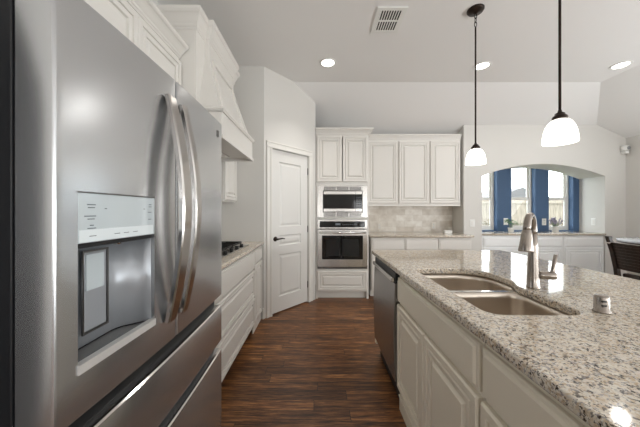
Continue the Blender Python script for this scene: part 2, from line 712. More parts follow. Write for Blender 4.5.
# outside wall with three window openings
WIN = [(2.73, 3.135), (3.385, 3.805), (4.04, 4.465)]
WZ0, WZ1 = .93, 2.12
w = MB()
edges = [2.33] + [e for p in WIN for e in p] + [XR + .05]
for i in range(0, len(edges), 2):
    w.box(edges[i], edges[i + 1], YE + .001, YE + .15, 0, 3.05)
for a, b in WIN:
    w.box(a, b, YE + .001, YE + .15, 0, WZ0)
    w.box(a, b, YE + .001, YE + .15, WZ1, 3.05)
structure(w.build('wall_window', M_BLUE))
structure(MB().box(XR, XR + .15, -5, 4.66, 0, 3.05).build('wall_right', M_WALL))
structure(MB().box(XL - .15, XR + .15, -5.0, -4.85, 0, 3.05).build('wall_rear', M_WALL))

# windows
for i, (a, b) in enumerate(WIN):
    root = thing('window_%d' % (i + 1), ((a + b) / 2, YE + .1, WZ0), 'white double hung window behind the arch', 'window')
    del root['label'], root['category']
    structure(root)
    y0, y1 = YE + .085, YE + .135
    f = MB()
    f.box(a, a + .035, y0, y1, WZ0, WZ1).box(b - .035, b, y0, y1, WZ0, WZ1).box(a + .035, b - .035, y0, y1, WZ0, WZ0 + .04).box(a + .035, b - .035, y0, y1, WZ1 - .04, WZ1)
    f.build('window_frame', M_TRIM, root, .003)
    f = MB()
    zm = 1.50
    for (z0, z1, yy) in ((WZ0 + .04, zm, y0 + .008), (zm - .02, WZ1 - .04, y0 + .026)):
        aa, bb = a + .036, b - .036
        f.box(aa, aa + .03, yy, yy + .016, z0, z1).box(bb - .03, bb, yy, yy + .016, z0, z1).box(aa + .03, bb - .03, yy, yy + .016, z0, z0 + .035).box(aa + .03, bb - .03, yy, yy + .016, z1 - .035, z1)
    f.build('window_sash', M_TRIM, root)
    MB().box(a + .066, b - .066, y0 + .014, y0 + .018, WZ0 + .07, zm - .03).box(a + .066, b - .066, y0 + .032, y0 + .036, zm + .01, WZ1 - .07).build('window_pane', M_GLASS, root)

# pantry door (its own opening, casing, slab, lever, hinges)
root = thing('door_1', P((DA + DB) / 2, 0), 'white three panel pantry door', 'door')
del root['label'], root['category']
structure(root)
MATW[root.name] = Matrix.Translation(P((DA + DB) / 2, 0))
f = MB()
CASE = [(0, 0), (0, .016), (.012, .02), (.03, .014), (.065, .012), (.075, .004), (.078, 0)]


def casing(a0, a1, z0, z1, vertical, inner_low):
    """flat moulded casing board on the pantry wall"""
    for (lo, hi, t) in ((0, .022, .020), (.022, .060, .013), (.060, .078, .017)):
        if vertical:
            x0, x1 = (a0 + lo, a0 + hi) if inner_low else (a1 - hi, a1 - lo)
            f.add([P(x0, z0, 0), P(x1, z0, 0), P(x1, z1, 0), P(x0, z1, 0), P(x0, z0, t), P(x1, z0, t), P(x1, z1, t), P(x0, z1, t)],
                  [(0, 3, 2, 1), (4, 5, 6, 7), (0, 1, 5, 4), (1, 2, 6, 5), (2, 3, 7, 6), (3, 0, 4, 7)])
        else:
            zz0, zz1 = z0 + lo, z0 + hi
            f.add([P(a0, zz0, 0), P(a1, zz0, 0), P(a1, zz1, 0), P(a0, zz1, 0), P(a0, zz0, t), P(a1, zz0, t), P(a1, zz1, t), P(a0, zz1, t)],
                  [(0, 3, 2, 1), (4, 5, 6, 7), (0, 1, 5, 4), (1, 2, 6, 5), (2, 3, 7, 6), (3, 0, 4, 7)])


casing(DA - .080, DA - .002, 0, DH + .002, True, False)
casing(DB + .002, DB + .080, 0, DH + .002, True, True)
casing(DA - .080, DB + .080, DH + .002, 0, False, True)
f.build('door_casing', M_TRIM, root, .002)
# slab with three sunk panels
a0, a1, h0, h1 = DA + .004, DB - .004, .014, DH - .004
T = -.012
PAN = [(a0 + .125, a1 - .125, 1.07, 1.885), (a0 + .125, a1 - .125, .835, .965), (a0 + .125, a1 - .125, .20, .725)]
d = MB()
# stiles, rails as one face lattice
xs = [a0, a0 + .125, a1 - .125, a1]
zsx = [h0, .20, .725, .835, .965, 1.07, 1.885, h1]
for i in range(3):
    for j in range(7):
        if i == 1 and j in (1, 3, 5):
            continue
        d.add([P(xs[i], zsx[j], T), P(xs[i + 1], zsx[j], T), P(xs[i + 1], zsx[j + 1], T), P(xs[i], zsx[j + 1], T)], [(0, 1, 2, 3)])
for (pa, pb, pz0, pz1) in PAN:
    prof = [(0, 0), (.010, -.012), (.022, -.012), (.045, -.003), (.05, -.003)]
    rs = []
    for (i, t) in prof:
        rs.append([P(pa + i, pz0 + i, T + t), P(pb - i, pz0 + i, T + t), P(pb - i, pz1 - i, T + t), P(pa + i, pz1 - i, T + t)])
    vs = [p for r in rs for p in r]
    fs = []
    for k in range(len(rs) - 1):
        for j in range(4):
            fs.append((4 * k + j, 4 * k + (j + 1) % 4, 4 * k + 4 + (j + 1) % 4, 4 * k + 4 + j))
    e = 4 * (len(rs) - 1)
    fs.append((e, e + 1, e + 2, e + 3))
    d.add(vs, fs)
B = -.05
d.add([P(a0, h0, T), P(a1, h0, T), P(a1, h1, T), P(a0, h1, T), P(a0, h0, B), P(a1, h0, B), P(a1, h1, B), P(a0, h1, B)],
      [(4, 7, 6, 5), (0, 1, 5, 4), (1, 2, 6, 5), (2, 3, 7, 6), (3, 0, 4, 7)])
slabo = d.build('door_slab', M_DOOR, root, fixn=True)
hx = a0 + .062
hz = .925
h = MB()
h.lathe(P(hx, hz, T), [(.030, 0), (.030, .006), (.024, .012), (.011, .014), (.011, .045), (.014, .052), (.006, .058)], 18, DN)
h.tube([P(hx, hz, T + .048), P(hx + .03, hz + .002, T + .052), P(hx + .07, hz + .006, T + .05), P(hx + .115, hz - .002, T + .046)], [.010, .009, .008, .006], 10)
h.build('door_handle', M_BRONZE, slabo)
for z in (.25, 1.02, 1.82):
    MB().tube([P(a1 + .001, z - .045, T + .006), P(a1 + .001, z + .045, T + .006)], .0055, 8).build('door_hinge', M_BRONZE, slabo)

# added unseen dark door, there to darken the reflection in the refrigerator side
root = thing('dark_reflection_door', (XL + .02, -.30, 0), 'x', 'x')
del root['label'], root['category']
structure(root)
MB().box(XL + .001, XL + .035, -.80, .22, .01, 2.05).build('door_slab', M_CASE, root, .003)
fz_ = MB()
fz_.box(XL + .001, XL + .025, -.90, -.803, 0, 2.14).box(XL + .001, XL + .025, .223, .32, 0, 2.14).box(XL + .001, XL + .025, -.803, .223, 2.053, 2.14)
fz_.build('door_casing', M_CASE, root, .003)

# baseboards
BASEP = [(0, 0), (.014, 0), (.014, .09), (.011, .105), (.006, .115), (.004, .13), (0, .13)]
structure(MB().sweep([(-.602, 3.058 + .03), (-.655, 3.0595)][::1], BASEP, 0).build('baseboard_pantry', M_TRIM)) if False else None
structure(MB().box(-.652, -.635, 3.042, 3.0595, 0, .13).build('baseboard_pantry', M_TRIM, None, .003))
structure(MB().box(XR - .014, XR - .0005, -4.8, AY - .02, 0, .13).build('baseboard_right', M_TRIM, None, .003))
structure(MB().box(AX1 + .0, XR - .015, AY - .014, AY - .0005, 0, .13).build('baseboard_arch', M_TRIM, None, .003))

# backsplash tile of the alcove
structure(MB().box(.765, 2.319, 4.488, 4.4995, .915, 1.368).build('trim_backsplash', M_TILE))


# ------------------------------------------------------------------ cabinet builder
def cabinet(name, label, cat, o, u, n, w, depth, z0, z1, rows, mat, group=None, toe=.10, style=RAISED, stile=.03, gap=.006, topopen=False, skirt=False, rail=.03):
    """rows: (kind, z_low, z_high, columns); kind 'door' or 'drawer'"""
    o, u, n = Vector(o), Vector(u), Vector(n)
    base = o + u * (w / 2) - n * (depth / 2) + Vector((0, 0, z0 if z0 > .3 else 0))
    root = thing(name, base, label, cat, group)
    t = .018
    c = MB()
    zb = z0 + (toe if z0 < .05 else 0)
    fb = lambda *a: c.fbox(o, u, n, *a)
    fb(0, t, .02, depth, zb, z1)
    fb(w - t, w, .02, depth, zb, z1)
    fb(t, w - t, .02, depth, zb, zb + t)
    fb(t, w - t, depth - .008, depth, zb + t, z1)
    if not topopen:
        fb(t, w - t, .02, depth - .008, z1 - t, z1)
    # face frame
    fb(0, stile, 0, .02, zb, z1)
    fb(w - stile, w, 0, .02, zb, z1)
    zz = [zb]
    for (k, a, b, nc) in sorted(rows, key=lambda r: r[1]):
        zz += [a, b]
    zz.append(z1)
    for i in range(0, len(zz), 2):
        lo, hi = zz[i] - (.012 if i else 0), zz[i + 1] + (.012 if i + 1 < len(zz) - 1 else 0)
        fb(stile, w - stile, 0, .02, lo, hi)
    if z0 < .05 and toe and not skirt:
        fb(0, w, .07, .085, 0, zb)
        fb(0, t, .085, depth, 0, zb)
        fb(w - t, w, .085, depth, 0, zb)
    c.build('carcass', mat, root, .0015, 1)
    for (k, a, b, nc) in rows:
        cw = (w - 2 * gap) / nc
        for j in range(nc):
            x0 = gap + cw * j + (gap / 2 if j else 0)
            x1 = gap + cw * (j + 1) - (gap / 2 if j < nc - 1 else 0)
            st = style if k == 'door' else (RAISED_S if k == 'rdrawer' else SLABF)
            MB().panel(o + u * x0 + Vector((0, 0, a)) + n * .0008, u, n, x1 - x0, b - a, st).build('door' if k == 'door' else 'drawer', mat, root)
    if skirt:
        s = MB()
        s.fbox(o, u, n, .0, w, -.004, .012, 0, zb - .004)
        s.fbox(o, u, n, .0, w, -.010, .012, zb - .012, zb - .003)
        s.build('skirting', mat, root, .003)
    return root


# ---- left run
UX, UY, UZ = Vector((1, 0, 0)), Vector((0, 1, 0)), Vector((0, 0, 1))
FX = -.672       # face frame plane of left base units
CT = .880        # top of the base units
cabinet('base_cabinet', 'cream three drawer base cabinet under the cooktop beside the refrigerator', 'cabinet', (FX, 1.488, 0), UY, UX, 1.192, .62, 0, CT,
        [('drawer', .672, .862, 1), ('rdrawer', .392, .662, 1), ('rdrawer', .108, .382, 1)], M_CAB, 'kitchen base cabinets', toe=.10)
cabinet('base_cabinet', 'narrow cream base cabinet at the end of the cooktop counter beside the pantry wall', 'cabinet', (FX, 2.684, 0), UY, UX, .350, .62, 0, CT,
        [('drawer', .715, .862, 1), ('door', .108, .705, 1)], M_CAB, 'kitchen base cabinets', skirt=True, style=RAISED_S)
tag(slab('countertop', [[(XL + .003, 1.484), (-.632, 1.484), (-.632, 3.056), (XL + .003, 3.056)]], .8815, .914, M_GRAN, .008),
    'speckled granite countertop under the gas cooktop between refrigerator and pantry wall', 'countertop', 'granite countertops')
# cooktop
root = thing('cooktop', (-.97, 2.24, .9145), 'stainless gas cooktop with black cast iron grates on the left counter', 'cooktop')
CX0, CX1, CY0, CY1 = -1.225, -.715, 1.80, 2.70
MB().box(CX0, CX1, CY0, CY1, .9145, .924).build('cooktop_plate', M_STEEL2, root, .003)
for k in range(3):
    ya = CY0 + .02 + k * .29
    yb = ya + .275
    g = MB()
    xa, xb = CX0 + .03, CX1 - .07
    for yy in (ya, (ya + yb) / 2 - .006, yb - .012):
        g.box(xa, xb, yy, yy + .012, .942, .958)
    for xx in (xa, xa + .12, xa + .24, xb - .012):
        g.box(xx, xx + .012, ya, yb, .942, .956)
    for xx in (xa, xb - .014):
        for yy in (ya, yb - .014):
            g.box(xx, xx + .014, yy, yy + .014, .924, .944)
    g.build('grate', M_IRON, root, .002, 1)
    for xx in (xa + .10, xb - .10):
        MB().lathe((xx, (ya + yb) / 2, .924), [(.045, 0), (.045, .006), (.034, .008), (.034, .016), (.01, .018)], 18).build('burner', M_IRON, root)
for k in range(5):
    MB().lathe((CX1 - .035, 1.95 + k * .15, .924), [(.018, 0), (.016, .022), (.012, .025)], 14).build('knob', M_BLACK, root)

# ---- refrigerator
FY0, FY1, FS = .532, 1.462, .972
FXF = -.537
FZT = 1.757
root = thing('refrigerator', (-.90, (FY0 + FY1) / 2, 0), 'stainless french door refrigerator with water dispenser in the left foreground', 'refrigerator')
MB().box(-1.27, -.640, FY0 + .012, FY1 - .012, .02, 1.735).build('case', M_CASE, root, .004)
MB().box(-.640, -.622, FY0 + .02, FY1 - .02, .06, 1.73).build('gasket', M_BLACK, root)
MB().box(-1.2, -.66, FY0 + .03, FY1 - .03, 0, .02).build('base_grille', M_BLACK, root)


def bulge(y):
    t = (y - FY0) / (FY1 - FY0) * 2 - 1
    return FXF + .012 * (1 - t * t) - .004


def fridge_front(y0, y1, z0, z1, hole=None, r=.006, lip=False):
    """door leaf: bowed front, rounded vertical edges, optional rectangular hole (ya, yb, za, zb)"""
    m = MB()
    back = -.620
    ys = []
    n = 22
    for i in range(n + 1):
        ys.append(y0 + (y1 - y0) * i / n)
    ys += [y0 + .002, y0 + .005, y0 + r, y1 - r, y1 - .005, y1 - .002]
    zs_ = [z0, z0 + .002, z0 + .006, z1 - .006, z1 - .002, z1]
    if hole:
        ys += [hole[0], hole[1]]
        zs_ += [hole[2], hole[3]]
    ys = sorted(set(round(q, 5) for q in ys))
    zs_ = sorted(set(round(q, 5) for q in zs_))

    def X(y, z):
        e = min(y - y0, y1 - y)
        x = bulge(y)
        if e < r:
            x -= r - math.sqrt(max(0, r * r - (r - e) ** 2))
        q = min(z - z0, z1 - z)
        rr = .006
        if q < rr:
            x -= rr - math.sqrt(max(0, rr * rr - (rr - q) ** 2))
        return x
    idx = {}
    vs, fs = [], []
    for i, y in enumerate(ys):
        for j, z in enumerate(zs_):
            idx[i, j] = len(vs)
            vs.append((X(y, z), y, z))
    for i in range(len(ys) - 1):
        for j in range(len(zs_) - 1):
            if hole and hole[0] - 1e-6 <= ys[i] and ys[i + 1] <= hole[1] + 1e-6 and hole[2] - 1e-6 <= zs_[j] and zs_[j + 1] <= hole[3] + 1e-6:
                continue
            fs.append((idx[i, j], idx[i + 1, j], idx[i + 1, j + 1], idx[i, j + 1]))
    # sides and back
    ring = [idx[i, 0] for i in range(len(ys))] + [idx[len(ys) - 1, j] for j in range(1, len(zs_))] + [idx[i, len(zs_) - 1] for i in range(len(ys) - 2, -1, -1)] + [idx[0, j] for j in range(len(zs_) - 2, 0, -1)]
    b = len(vs)
    for k in ring:
        vs.append((back, vs[k][1], vs[k][2]))
    for k in range(len(ring)):
        q = (k + 1) % len(ring)
        fs.append((ring[k], ring[q], b + q, b + k))
    m.add(vs, fs, True)
    if hole:
        ya, yb, za, zb = hole
        A = [(bulge(ya), ya, za), (bulge(yb), yb, za), (bulge(yb), yb, zb), (bulge(ya), ya, zb)]
        m.add(A + [(back, p[1], p[2]) for p in A], [(0, 4, 5, 1), (1, 5, 6, 2), (2, 6, 7, 3), (3, 7, 4, 0)])
    return m


def autosmooth(o, deg=35):
    me = o.data
    bm = bmesh.new()
    bm.from_mesh(me)
    for e in bm.edges:
        if len(e.link_faces) == 2 and e.calc_face_angle(0) > math.radians(deg):
            e.smooth = False
    bm.to_mesh(me)
    bm.free()


HOLE = (.583, .842, .905, 1.312)
ld = fridge_front(FY0, FS - .004, .802, FZT, HOLE).build('door', M_STEEL, root)
rd = fridge_front(FS + .004, FY1, .802, FZT).build('door', M_STEEL, root)
d1 = fridge_front(FY0, FY1, .550, .744).build('drawer', M_STEEL, root)
d2 = fridge_front(FY0, FY1, .07, .500).build('drawer', M_STEEL, root)
for o_ in (ld, rd, d1, d2):
    autosmooth(o_)
# pocket handles of the drawers: bright lip over a dark recess
for dr, z in ((d1, .744), (d2, .500)):
    l = MB()
    n = 20
    rs = []
    for i in range(n + 1):
        y = FY0 + .012 + (FY1 - FY0 - .024) * i / n
        x = bulge(y)
        rs.append([Vector((x - .010, y, z + .0005)), Vector((x + .002, y, z + .0005)), Vector((x + .004, y, z + .004)), Vector((x - .002, y, z + .0075)), Vector((x - .010, y, z + .0075))])
    l.rings(rs, smooth=False)
    l.build('drawer_lip', M_CHROME, dr)
    MB().box(-.621, -.575, FY0 + .02, FY1 - .02, z + .0005, z + .048).build('recess', M_BLACK, dr)


def bow_handle(door, yc, w, out):
    """tall bowed flat bar"""
    z0, z1 = .885, 1.672
    n = 26
    rs = []
    for i in range(n + 1):
        t = i / n
        z = z0 + (z1 - z0) * t
        k = math.sin(math.pi * t) ** .95
        x = bulge(yc) + .003 + (out - .003) * k
        e = .8 + .2 * min(1, 5 * min(t, 1 - t) + .1)
        hw = w / 2 * e
        th = .017
        rs.append([Vector((x, yc - hw, z)), Vector((x + th * .75, yc - hw, z)), Vector((x + th, yc - hw * .80, z)), Vector((x + th, yc + hw * .80, z)), Vector((x + th * .75, yc + hw, z)), Vector((x, yc + hw, z))])
    m = MB()
    m.rings(rs, smooth=True)
    o_ = m.build('handle', M_HANDLE, door)
    autosmooth(o_, 30)


bow_handle(ld, .914, .058, .057)
bow_handle(rd, .999, .044, .057)
# dispenser
ya, yb, za, zb = HOLE
xf = bulge((ya + yb) / 2)
zp = 1.196


def wedge(y0, y1, z0, z1, d0, d1):
    """slab lying along the bowed door front, from d0 to d1 ahead of it"""
    a, b = bulge(y0), bulge(y1)
    return MB().hexa([(a + d0, y0, z0), (a + d1, y0, z0), (b + d1, y1, z0), (b + d0, y1, z0)], [(a + d0, y0, z1), (a + d1, y0, z1), (b + d1, y1, z1), (b + d0, y1, z1)])


wedge(ya + .0005, yb - .0005, zp, zb - .0005, -.03, -.0015).build('control_panel', M_DISP, ld)
wedge(ya + .004, yb - .004, zp + .002, zp + .030, -.0015, -.0006).build('button_strip', paint('pale_strip', (224, 232, 234), .15), ld)
wedge(ya - .002, yb + .002, zb, zb + .003, -.002, .0015).build('bezel', M_DSTEEL, ld)
wedge(yb + .0002, yb + .003, za, zb, -.002, .0015).build('bezel', M_STEEL2, ld)
for yy, zz, wd in ((ya + .035, 1.285, .022), (ya + .035, 1.278, .018), (ya + .032, 1.258, .030), (ya + .034, 1.251, .018), (ya + .036, 1.236, .010), (ya + .036, 1.229, .022),
                   (yb - .018, 1.290, .012), (yb - .018, 1.283, .012), (yb - .02, 1.266, .016), (yb - .02, 1.244, .014), (ya + .075, 1.276, .006), (yb - .045, 1.276, .006)):
    wedge(yy - wd / 2, yy + wd / 2, zz - .0010, zz + .0010, -.0016, -.0009).build('printed_mark', M_LEGEND, ld)
for k, yy in enumerate((ya + .038, ya + .110, ya + .142, ya + .176)):
    wedge(yy - .009, yy + .009, 1.2097, 1.2113, -.0007, -.0002).build('printed_mark', M_LEGEND, ld)
# cavity: back, curved sides, tray
cv = MB()
xb_ = -.618
xi = xb_ + .004
out = []
for (x, y) in ((bulge(ya) - .006, ya + .002), (xi + .02, ya + .006), (xi + .006, ya + .012), (xi, ya + .03), (xi, yb - .070), (xi + .004, yb - .055), (xi + .014, yb - .040), (xi + .030, yb - .028), (xf - .03, yb - .008), (xf - .006, yb - .003)):
    out.append((x, y))
cv.rings([[Vector((x, y, z)) for x, y in out] for z in (za + .012, zp - .001)], smooth=True, closed=False, caps=False)
co = cv.build('dispenser_cavity', M_GREYP, ld, fixn=False)
md = co.modifiers.new('solid', 'SOLIDIFY')
md.thickness = .002
wedge(ya + .002, yb - .002, zp - .012, zp - .001, -.075, -.004).build('cavity_roof', M_BLACK, ld)
MB().box(xi, bulge(ya) - .013, ya + .002, yb - .002, za + .001, za + .010).build('drip_tray', M_STEEL2, ld)
wedge(ya - .001, yb + .003, za - .004, za + .017, -.014, .004).build('tray_lip', paint('satin_lip', (226, 224, 221), .3, 0, 0, .4), ld)
pd = MB().box(xi + .004, xi + .012, ya + .084, ya + .158, .955, 1.162)
pdo = pd.build('paddle', M_GREYP, ld, .004)
fr = MB()
for (y0, y1, z0, z1) in ((ya + .080, ya + .084, .950, 1.167), (ya + .158, ya + .162, .950, 1.167), (ya + .084, ya + .158, .950, .955), (ya + .084, ya + .158, 1.162, 1.167)):
    fr.box(xi + .010, xi + .0145, y0, y1, z0, z1)
fr.build('paddle_rim', M_DSTEEL, pdo)
MB().box(xi + .012, xi + .0145, ya + .090, ya + .146, 1.062, 1.156).build('paddle_window', M_DISP, pdo)
MB().tube([(xi + .03, ya + .175, zp - .010), (xi + .03, ya + .175, zp - .022)], .009, 12).build('nozzle', M_CHROME, ld)
MB().box(bulge(1.40) + .0, bulge(1.40) + .003, 1.382, 1.404, 1.668, 1.700).build('badge', M_DSTEEL, rd)

# ---- cabinets above the refrigerator
XU = -.970
r_ = cabinet('wall_cabinet', 'cream wall cabinet with crown moulding above the refrigerator', 'cabinet', (XU, .50, 0), UY, UX, 1.315, .325, 1.80, 2.345,
             [('door', 1.812, 2.305, 3)], M_CAB, 'kitchen wall cabinets')
MB().sweep([(XU, 1.8165), (XU, .50), (XL + .004, .50)], CROWN, 2.333).build('crown', M_CAB, r_)
# ---- range hood with its boxed surround
HC = 2.228
root = thing('range_hood', (-.98, HC, 1.775), 'cream wooden range hood with flared canopy and crown above the cooktop', 'range hood')
HA = .402
s_ = MB().box(XL + .003, -.855, HC - HA, HC + HA, 2.001, 2.60)
s_.build('surround', M_CAB, root, .002)
BIGC = [(a * .75, b * 1.6) for a, b in CROWN]
HB = .262
xb0 = -.820
cr = MB().sweep([(XL + .004, HC + HA), (-.855, HC + HA), (-.855, HC + HB), (xb0, HC + HB), (xb0, HC - HB), (-.855, HC - HB), (-.855, HC - HA), (XL + .004, HC - HA)], BIGC, 2.545)
cr.build('crown', M_CAB, root)
fl = MB()
ztop, zmid, zbot = 2.60, 2.42, 1.985
xm = -.690
HM = .395
fl.box(-.8545, xb0, HC - HB, HC + HB, zmid, ztop)
# flare: slightly hollow, from the neck down to the mantle
rs = []
for k in range(9):
    t = k / 8
    z = zmid + (zbot - zmid) * t
    q = t ** 1.12
    x = xb0 + (xm - xb0) * q
    hw = HB + (HM - HB) * q
    rs.append([Vector((-.8545, HC - hw, z)), Vector((x, HC - hw, z)), Vector((x, HC + hw, z)), Vector((-.8545, HC + hw, z))])
fl.rings(rs, smooth=False)
fl.build('canopy', M_CAB, root)
# raised trapezoid panel on the canopy front
pn = MB()


def hood_pt(t, s, off):
    z = zmid + (zbot - zmid) * t
    q = max(0, t) ** 1.12
    x = xb0 + (xm - xb0) * q
    hw = HB + (HM - HB) * q
    return Vector((x + off, HC + s * hw, z + off * .3))


for (ins, th) in ((0.0, 0.0),):
    def strip(t0, t1, s0, s1, n=8):
        v = []
        for i in range(n + 1):
            t_ = t0 + (t1 - t0) * i / n
            v.append((hood_pt(t_, s0, 0), hood_pt(t_, s1, 0), hood_pt(t_, s1, .016), hood_pt(t_, s0, .016)))
        pn.rings([list(q) for q in v], smooth=False)
    strip(.02, .92, -.86, -.76)
    strip(.02, .92, .76, .86)
    strip(.92, .99, -.86, .86, 1)
    strip(-.02, .05, -.86, .86, 1)
pn.build('panel_moulding', M_CAB, root)
mt = MB().box(XL + .003, -.668, HC - .418, HC + .418, 1.800, 1.965)
mt.build('mantle', M_CAB, root, .003)
MB().sweep([(XL + .004, HC + .418), (-.668, HC + .418), (-.668, HC - .418), (XL + .004, HC - .418)], [(0, 0), (.006, 0), (.012, .010), (.016, .014), (.016, .028), (.008, .034), (0, .034)], 1.966).build('mantle_moulding', M_CAB, root)
MB().sweep([(XL + .004, HC + .418), (-.668, HC + .418), (-.668, HC - .418), (XL + .004, HC - .418)], [(-.02, -.012), (.010, -.012), (.010, .014), (.004, .018), (0, .018), (-.02, .018)], 1.788).build('bottom_moulding', M_CAB, root)
MB().box(-1.22, -.86, HC - .30, HC + .30, 1.790, 1.7995).build('filter_insert', M_STEEL2, root, .003)
# ---- wall cabinet between hood and pantry wall
cabinet('wall_cabinet', 'narrow cream wall cabinet right of the range hood beside the pantry wall', 'cabinet', (XU, 2.662, 0), UY, UX, .392, .325, 1.37, 2.40,
        [('door', 1.385, 2.385, 1)], M_CAB, 'kitchen wall cabinets')

# ------------------------------------------------------------------ oven tower
TX0, TX1, TY = -.032, .733, 3.765
root = thing('oven_cabinet', ((TX0 + TX1) / 2, 4.1, 0), 'tall cream cabinet housing the microwave and wall oven', 'cabinet')
c = MB()
fb = lambda *a: c.fbox((TX0, TY, 0), UX, -UY, *a)
W = TX1 - TX0
fb(0, .020, .02, .72, 0, 2.40)
fb(W - .020, W, .02, .72, 0, 2.40)
fb(.020, W - .020, .71, .72, .10, 2.40)
for z in (.10, .405, 1.148, 1.655, 2.38):
    fb(.020, W - .020, .02, .71, z, z + .018)
fb(0, .032, 0, .02, 0, 2.40)
fb(W - .032, W, 0, .02, 0, 2.40)
for z0, z1 in ((.10, .132), (.398, .432), (1.142, 1.172), (1.640, 1.70), (2.335, 2.40)):
    fb(.032, W - .032, 0, .02, z0, z1)
fb(.032, W - .032, .05, .065, 0, .10)
c.build('carcass', M_CAB, root, .0015, 1)
for (a, b) in ((.018, W / 2 - .006), (W / 2 + .006, W - .018)):
    MB().panel((TX0 + a, TY - .0008, 1.692), UX, -UY, b - a, 2.352 - 1.692, RAISED).build('door', M_CAB, root)
MB().panel((TX0 + .025, TY - .0008, .122), UX, -UY, W - .05, .405 - .122, RAISED).build('drawer', M_CAB, root)
MB().sweep([(TX1, 4.12), (TX1, TY), (TX0, TY)], [(a, b) for a, b in CROWN], 2.374).build('crown', M_CAB, root)

# microwave in its trim kit
root = thing('microwave', (.351, TY, 1.176), 'built in stainless microwave with vented trim above the oven', 'microwave')
MX0, MX1, MZ0, MZ1 = TX0 + .022, TX1 - .022, 1.176, 1.636
IX0, IX1, IZ0, IZ1 = MX0 + .088, MX1 - .078, 1.258, 1.556
t = MB()
Yt = TY - .001
t.box(MX0, IX0 - .008, Yt - .018, Yt, MZ0, MZ1).box(IX1 + .008, MX1, Yt - .018, Yt, MZ0, MZ1)
t.box(IX0 - .008, IX1 + .008, Yt - .018, Yt, MZ0, IZ0 - .008).box(IX0 - .008, IX1 + .008, Yt - .018, Yt, IZ1 + .008, MZ1)
t.build('trim_frame', M_STEEL2, root, .002)
for z0, z1 in ((MZ0 + .012, IZ0 - .012), (IZ1 + .012, MZ1 - .012)):
    for k in range(3):
        xa = IX0 + .004 + k * (IX1 - IX0) / 3
        xb2 = xa + (IX1 - IX0) / 3 - .012
        v = MB()
        for q in range(4):
            zz = z0 + (z1 - z0) * (q + .15) / 4
            v.box(xa, xb2, Yt - .0195, Yt - .0182, zz, zz + (z1 - z0) / 4 * .55)
        v.build('vent_slots', M_BLACK, root)
MB().box(IX0 - .007, IX1 + .007, Yt - .010, Yt + .36, IZ0 - .007, IZ1 + .007).build('oven_box', M_BLACK, root)
XD = IX1 - .095
dr = MB().box(IX0 + .002, XD, Yt - .028, Yt - .0105, IZ0 + .002, IZ1 - .002)
dro = dr.build('door', M_BLACKG, root, .003)
MB().box(IX0 + .002, XD, Yt - .031, Yt - .0285, IZ1 - .045, IZ1 - .003).build('upper_band', M_STEEL2, dro, .001)
MB().box(IX0 + .002, XD, Yt - .031, Yt - .0285, IZ0 + .003, IZ0 + .045).build('lower_band', M_STEEL2, dro, .001)
cp = MB().box(XD + .003, IX1 - .002, Yt - .028, Yt - .0105, IZ0 + .002, IZ1 - .002).build('control_panel', M_BLACKG, root, .003)
bb = MB()
for i in range(3):
    for j in range(5):
        bb.box(XD + .014 + i * .024, XD + .030 + i * .024, Yt - .0288, Yt - .0282, IZ0 + .06 + j * .034, IZ0 + .076 + j * .034)
bb.build('keypad', paint('key_grey', (60, 62, 66), .4), cp)
for za_, zb_ in ((IZ1 - .045, IZ1 - .003), (IZ0 + .003, IZ0 + .045)):
    MB().box(XD + .003, IX1 - .002, Yt - .031, Yt - .0285, za_, zb_).build('panel_band', M_STEEL2, cp, .001)

# wall oven
root = thing('wall_oven', (.351, TY, .436), 'stainless single wall oven with dark glass window below the microwave', 'oven')
OX0, OX1 = TX0 + .024, TX1 - .024
MB().box(OX0 + .03, OX1 - .03, Yt + .001, Yt + .56, .437, 1.136).build('oven_box', M_BLACK, root)
cpo = MB().box(OX0, OX1, Yt - .022, Yt, 1.015, 1.140).build('control_panel', M_STEEL2, root, .003)
MB().box(OX0 + .032, OX1 - .032, Yt - .0245, Yt - .0222, 1.035, 1.122).build('display', M_BLACKG, cpo, .001)
dm = MB()
for k in range(8):
    dm.box(OX0 + .36 + k * .028, OX0 + .374 + k * .028, Yt - .0250, Yt - .0246, 1.072, 1.078)
dm.box(OX0 + .26, OX0 + .33, Yt - .0250, Yt - .0246, 1.066, 1.092)
dm.build('keys', paint('key_pale', (110, 116, 124), .4), cpo)
dd = MB()
zd0, zd1 = .468, 1.004
wx0, wx1, wz0, wz1 = OX0 + .065, OX1 - .065, .575, .915
for (x0, x1, z0, z1) in ((OX0, wx0, zd0, zd1), (wx1, OX1, zd0, zd1), (wx0, wx1, zd0, wz0), (wx0, wx1, wz1, zd1)):
    dd.box(x0, x1, Yt - .034, Yt - .002, z0, z1)
do = dd.build('door', M_STEEL2, root, .002)
MB().box(wx0, wx1, Yt - .030, Yt - .012, wz0, wz1).build('window', M_BLACKG, do)
MB().box(wx0 + .055, wx0 + .25, Yt - .0312, Yt - .0302, wz0 + .05, wz1 - .05).box(wx0 + .29, wx1 - .055, Yt - .0312, Yt - .0302, wz0 + .05, wz1 - .05).build('window_liner', paint('smoked_glass', (34, 36, 38), .05), do)
hd = MB().tube([(OX0 + .02, Yt - .075, .962), (OX1 - .02, Yt - .075, .962)], .0125, 14)
for x in (OX0 + .05, OX1 - .05):
    hd.tube([(x, Yt - .036, .962), (x, Yt - .072, .962)], .009, 10)
hd.build('handle', M_CHROME, do)
MB().box(OX0, OX1, Yt - .012, Yt, .437, .462).build('lower_vent', M_DSTEEL, root)

